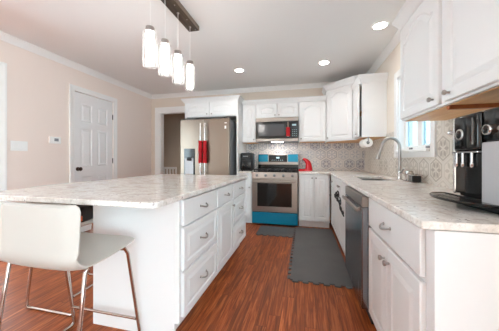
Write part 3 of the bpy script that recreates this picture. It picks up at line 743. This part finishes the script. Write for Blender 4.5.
# ------------------------------------------------------------------ stools
def make_stool(label, loc, rz):
    """local: faces +y, rear foot at y=0, centre x=0"""
    t = thing('counter_stool', label, 'stool', loc, rz, 'white counter stools')
    hw = .275
    prof = []                                   # (y, z) centreline of the shell, from the top of the back to the seat front
    prof += [(.004, .918), (.004, .908), (.0035, .885), (.001, .80), (-.003, .73)]
    for k in range(0, 7):
        a = PI+PI/2*k/6; prof.append((.085+.09*math.cos(a)-.0, .70+.09*math.sin(a)-.0))
    prof += [(.16, .612), (.24, .618), (.32, .628), (.365, .635), (.385, .638), (.395, .640)]
    th = .042; nv = 16
    def ring(i):
        y, z = prof[i]
        a = Vector(prof[max(i-1, 0)]); b = Vector(prof[min(i+1, len(prof)-1)]); tg = (b-a).normalized(); nn = Vector((-tg.y, tg.x))   # inner side
        f = 1.0
        e = min(i, len(prof)-1-i)
        if e == 0: f = .90
        elif e == 1: f = .965
        top, bot = [], []
        for k in range(nv+1):
            s = -1+2*k/nv; x = s*hw*f
            cup = .022*s*s*(1 if i < 6 else .4)
            edge = th/2*(1-abs(s)**8*.85)*(.55 if e == 0 else 1)
            p = Vector((y, z))+nn*(cup)
            top.append((x, *(p+nn*edge))); bot.append((x, *(p-nn*edge)))
        return top+bot[::-1]
    MB().loops([ring(i) for i in range(len(prof))]).build('seat_shell', M['leather'], t, True)
    # curved seams on the back and seat
    for sgn in (-1, 1):
        pts = []
        for i in range(0, 10):
            y, z = prof[i]; a = Vector(prof[max(i-1, 0)]); b = Vector(prof[min(i+1, len(prof)-1)]); tg = (b-a).normalized(); nn = Vector((-tg.y, tg.x))
            s = .56-.28*max(0, (i-3)/6)**2; p = Vector((y, z))+nn*(.022*s*s)-nn*(th/2-.001)
            pts.append((sgn*s*hw if sgn > 0 else -s*hw, p.x, p.y))
        if sgn < 0: MB().tube(pts, .0035, 6).build('seam', M['piping'], t, True)
    for sgn in (-1, 1):
        x = sgn*.245; xf = sgn*.258
        pts = [(x, .09, .60), (x, .075, .585)]
        pts += [(x+(xf-x)*q, .075-.075*q, .585-.555*q) for q in (.3, .6, .9)]
        pts += [(xf, .002, .02), (xf, .02, .008), (xf, .05, .0085), (xf, .39, .0085), (xf, .42, .008), (xf, .438, .02)]
        pts += [(x+(xf-x)*q, .345+.095*q, .60-.57*q) for q in (.95, .6, .3, .05)]+[(x, .32, .617)]
        MB().tube(pts, .0095, 10).build('leg_frame', M['leg'], t, True, label='chrome bent-tube leg frame')
    MB().tube([(-.245, .422, .135), (.245, .422, .135)], .0085, 10).build('footrest', M['leg'], t, True)
    m = MB().tube([(-.235, .09, .595), (.235, .09, .595)], .008, 8).tube([(-.235, .33, .601), (.235, .33, .601)], .008, 8)
    m.build('under_bar', M['leg'], t, True)
    return t
s1 = make_stool('white leather counter stool with chrome legs in the foreground, its back to the camera', (-1.265, .826, 0), 0)
s2 = s1.copy(); C.objects.link(s2); s2.location = (-2.048, 1.585, 0); s2.rotation_euler = (0, 0, -PI/2)
s2['label'] = 'white counter stool tucked under the left overhang of the island, black bag on its seat'
for ch in list(s1.children):
    c_ = ch.copy(); C.objects.link(c_); c_.parent = s2
t = thing('bag', 'black bag with an orange tag lying on the stool under the island', 'bag', (-1.745, 1.535, .6435), .2)
MB().box(-.10, .10, -.15, .15, .0, .12, .035, 4).build('pouch', M['blackm'], t, True)
MB().tube([(-.03, -.1, .11), (-.03, -.08, .16), (-.03, .0, .185), (-.03, .08, .16), (-.03, .1, .11)], .008, 8).build('strap', M['blackm'], t, True)
MB().box(.06, .1, -.165, -.148, .02, .06, .004).build('tag', M['orange'], t, label='small orange tag')

# ------------------------------------------------------------------ pendant fixture
t = thing('pendant_light', 'four glass cylinder pendants hanging from a dark wooden ceiling bar over the island', 'lamp', (-1.14, 1.86, ZC))
bar = MB().box(-.056, .056, -.44, .41, -.047, -.0005, .003).build('canopy_bar', M['barwood'], t, label='dark weathered wood bar')
MB().box(.0565, .0605, -.44, .41, -.045, -.001).build('metal_edge', M['steel'], bar)
PY = [-.315, -.12, .087, .32]
for y in PY:
    MB().lathe([(.012, 0), (.01, -.008), (.004, -.012)], (0, y, -.0475), seg=12).build('cord_cap', M['nickel'], bar, True)
    p = MB().tube([(0, y, -.05), (0, y, -.40)], .0022, 6).build('cord', M['white'], t)
    MB().lathe([(.004, 0), (.006, -.004), (.03, -.008), (.032, -.012), (.032, -.05), (.029, -.052)], (0, y, -.395), seg=20).build('socket_cap', M['nickel'], p, True)
    MB().lathe([(.030, -.447), (.052, -.4475), (.0535, -.455), (.0535, -.69), (.052, -.70), (.0505, -.695), (.0505, -.458), (.030, -.45)], (0, y, 0), seg=28, cap=False).build('glass_shade', M['glass'], p, True, label='clear glass cylinder')
    MB().lathe([(.001, -.4525), (.027, -.453), (.031, -.458), (.031, -.675), (.026, -.68), (.001, -.68)], (0, y, 0), seg=24).build('lamp_tube', M['bulb'], p, True, label='glowing frosted white tube')
for y in (-.2, -.02, .2, .38): MB().lathe([(.006, 0), (.005, -.003), (.002, -.004)], (.03, y, -.0475), seg=8).build('screw', M['nickel'], bar, True)

# ------------------------------------------------------------------ downlights
def downlight(label, x, y, k=1.0):
    t = thing('downlight', label, 'lamp', (x, y, ZC), 0, 'recessed ceiling downlights')
    MB().lathe([(.062, -.002), (.066, -.007), (.082, -.006), (.085, -.0005)], seg=28, cap=False).build('trim_ring', M['white'], t, True)
    MB().lathe([(.001, -.0035), (.063, -.0035), (.063, -.001), (.001, -.001)], seg=28).build('lens', M['lens'], t, True)
    ld = bpy.data.lights.new('downlight_lamp', 'SPOT'); ld.energy = DOWNLIGHT_W*k; ld.spot_size = math.radians(130); ld.spot_blend = .9; ld.color = (1, .98, .95); ld.shadow_soft_size = .06
    lo = bpy.data.objects.new('downlight_lamp', ld); C.objects.link(lo); lo.parent = t; lo.location = (0, 0, -.02)
    return t
downlight('round downlight in the ceiling nearest the right wall', .78, 2.69)
downlight('round downlight in the ceiling above the wall cabinet right of the microwave', .285, 3.54)
downlight('round downlight in the ceiling in front of the refrigerator cabinet', -1.0, 3.54)

downlight('unseen downlight added to brighten the hall beyond the back doorway', -3.0, 5.5, 4.0)  # added lamp, lifts the dim hall

# ------------------------------------------------------------------ closet door in the left wall
t = bpy.data.objects.new('door_1', None); C.objects.link(t); t.location = (XL-.012, D1[0], 0); t.rotation_euler = (0, 0, PI/2); struct(t)
w = D1[1]-D1[0]; h = D1[3]
m = MB()
gx = [.004, .115, w/2-.05, w/2+.05, w-.115, w-.004]; gz = [.006, .24, .86, 1.02, 1.60, 1.70, 1.98, h-.005]
for i in range(5):
    for j in range(7):
        x0, x1, z0, z1 = gx[i], gx[i+1], gz[j], gz[j+1]
        if i in (1, 3) and j in (1, 3, 5):
            def R(q, y): return [(x0+q, y, z0+q), (x1-q, y, z0+q), (x1-q, y, z1-q), (x0+q, y, z1-q)]
            m.loops([R(0, .035), R(0, 0.0), R(.014, .011), R(.022, .011), R(.045, .003)])
        else: m.box(x0, x1, 0, .035, z0, z1)
m.build('door_leaf', M['doorw'], t)
MB().lathe([(.03, 0), (.03, .006), (.012, .01), (.011, .03), (.026, .04), (.03, .055), (.022, .066), (.004, .069)], (.065, 0, .98), (0, -1, 0), 18).build('door_knob', plain('dark_bronze', srgb(74, 62, 54), .3, .9), t, True)
for z in (.25, 1.1, 1.87): MB().box(w-.012, w-.001, -.012, .0, z-.045, z+.045, .002).build('hinge', M['dark'], t)
MB().box(0, w, .05, .1, 0, h).build('closet_back', M['doorw'], t)
# wall controls
t = thing('thermostat', 'small white thermostat on the left wall beside the closet door', 'thermostat', (XL, 2.46, 1.385), PI/2)
MB().box(-.075, .075, -.022, -.0005, -.045, .045, .006).build('housing', M['white'], t)
MB().box(-.015, .04, -.0235, -.0215, -.015, .025).build('screen', M['grey'], t)
t = thing('light_switch', 'white multi-gang light switch plate on the left wall', 'switch', (XL, 2.06, 1.285), PI/2)
MB().box(-.085, .085, -.008, -.0005, -.058, .058, .003).build('plate', M['white'], t)
for k in (-.046, 0, .046): MB().box(k-.015, k+.015, -.012, -.0075, -.032, .032, .002).build('rocker', M['white'], t)

# ------------------------------------------------------------------ window in the right wall
t = bpy.data.objects.new('window_1', None); C.objects.link(t); t.location = (XR, (WN[0]+WN[1])/2, 0); struct(t)
y0, y1 = WN[0]-t.location.y, WN[1]-t.location.y; z0, z1 = WN[2], WN[3]
m = MB()
cw = .075
m.box(-.02, -.0005, y0-cw, y0, z0-.07, z1+cw, .003).box(-.02, -.0005, y1, y1+cw, z0-.07, z1+cw, .003).box(-.02, -.0005, y0, y1, z1, z1+cw, .003)
m.box(-.016, -.0005, y0, y1, z0-.07, z0-.02, .003)
m.build('window_frame', M['trim'], t)
MB().box(-.045, .09, y0+.001, y1-.001, z0-.02, z0+.006, .004).build('window_sill', M['trim'], t)
m = MB().box(.0, .14, y0, y0+.012, z0, z1).box(0, .14, y1-.012, y1, z0, z1).box(0, .14, y0, y1, z1-.012, z1)
m.build('jamb', M['trim'], t)
ym = (y0+y1)/2
for a, b in ((y0+.013, ym-.001), (ym+.001, y1-.013)):
    m = MB(); f = .045; q0, q1 = z0+.007, z1-.013
    m.box(.06, .095, a, a+f, q0, q1).box(.06, .095, b-f, b, q0, q1).box(.06, .095, a+f, b-f, q0, q0+f).box(.06, .095, a+f, b-f, q1-f, q1)
    s_ = m.build('sash', M['trim'], t)
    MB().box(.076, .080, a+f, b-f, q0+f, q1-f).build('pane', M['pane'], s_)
    MB().box(.045, .06, (a+b)/2-.03, (a+b)/2+.03, q0+.01, q0+.03, .003).build('crank', M['grey'], s_)

# ------------------------------------------------------------------ hall beyond the back opening
t = thing('slatted_bench', 'white slatted furniture seen low through the doorway left of the refrigerator', 'bench', (-4.08, 6.0, 0))
MB().box(0, .52, -.02, .02, .84, .90, .004).build('top_rail', M['white'], t)
m = MB()
for k in range(6): m.box(.01+.095*k, .045+.095*k, -.012, .012, .36, .842)
m.build('slats', M['white'], t)
MB().box(0, .52, -.02, .42, .40, .44, .004).build('seat', M['white'], t)
for x in (0.0, .48):
    for y in (-.02, .38): MB().box(x, x+.04, y, y+.04, 0, .40).build('leg', M['white'], t)
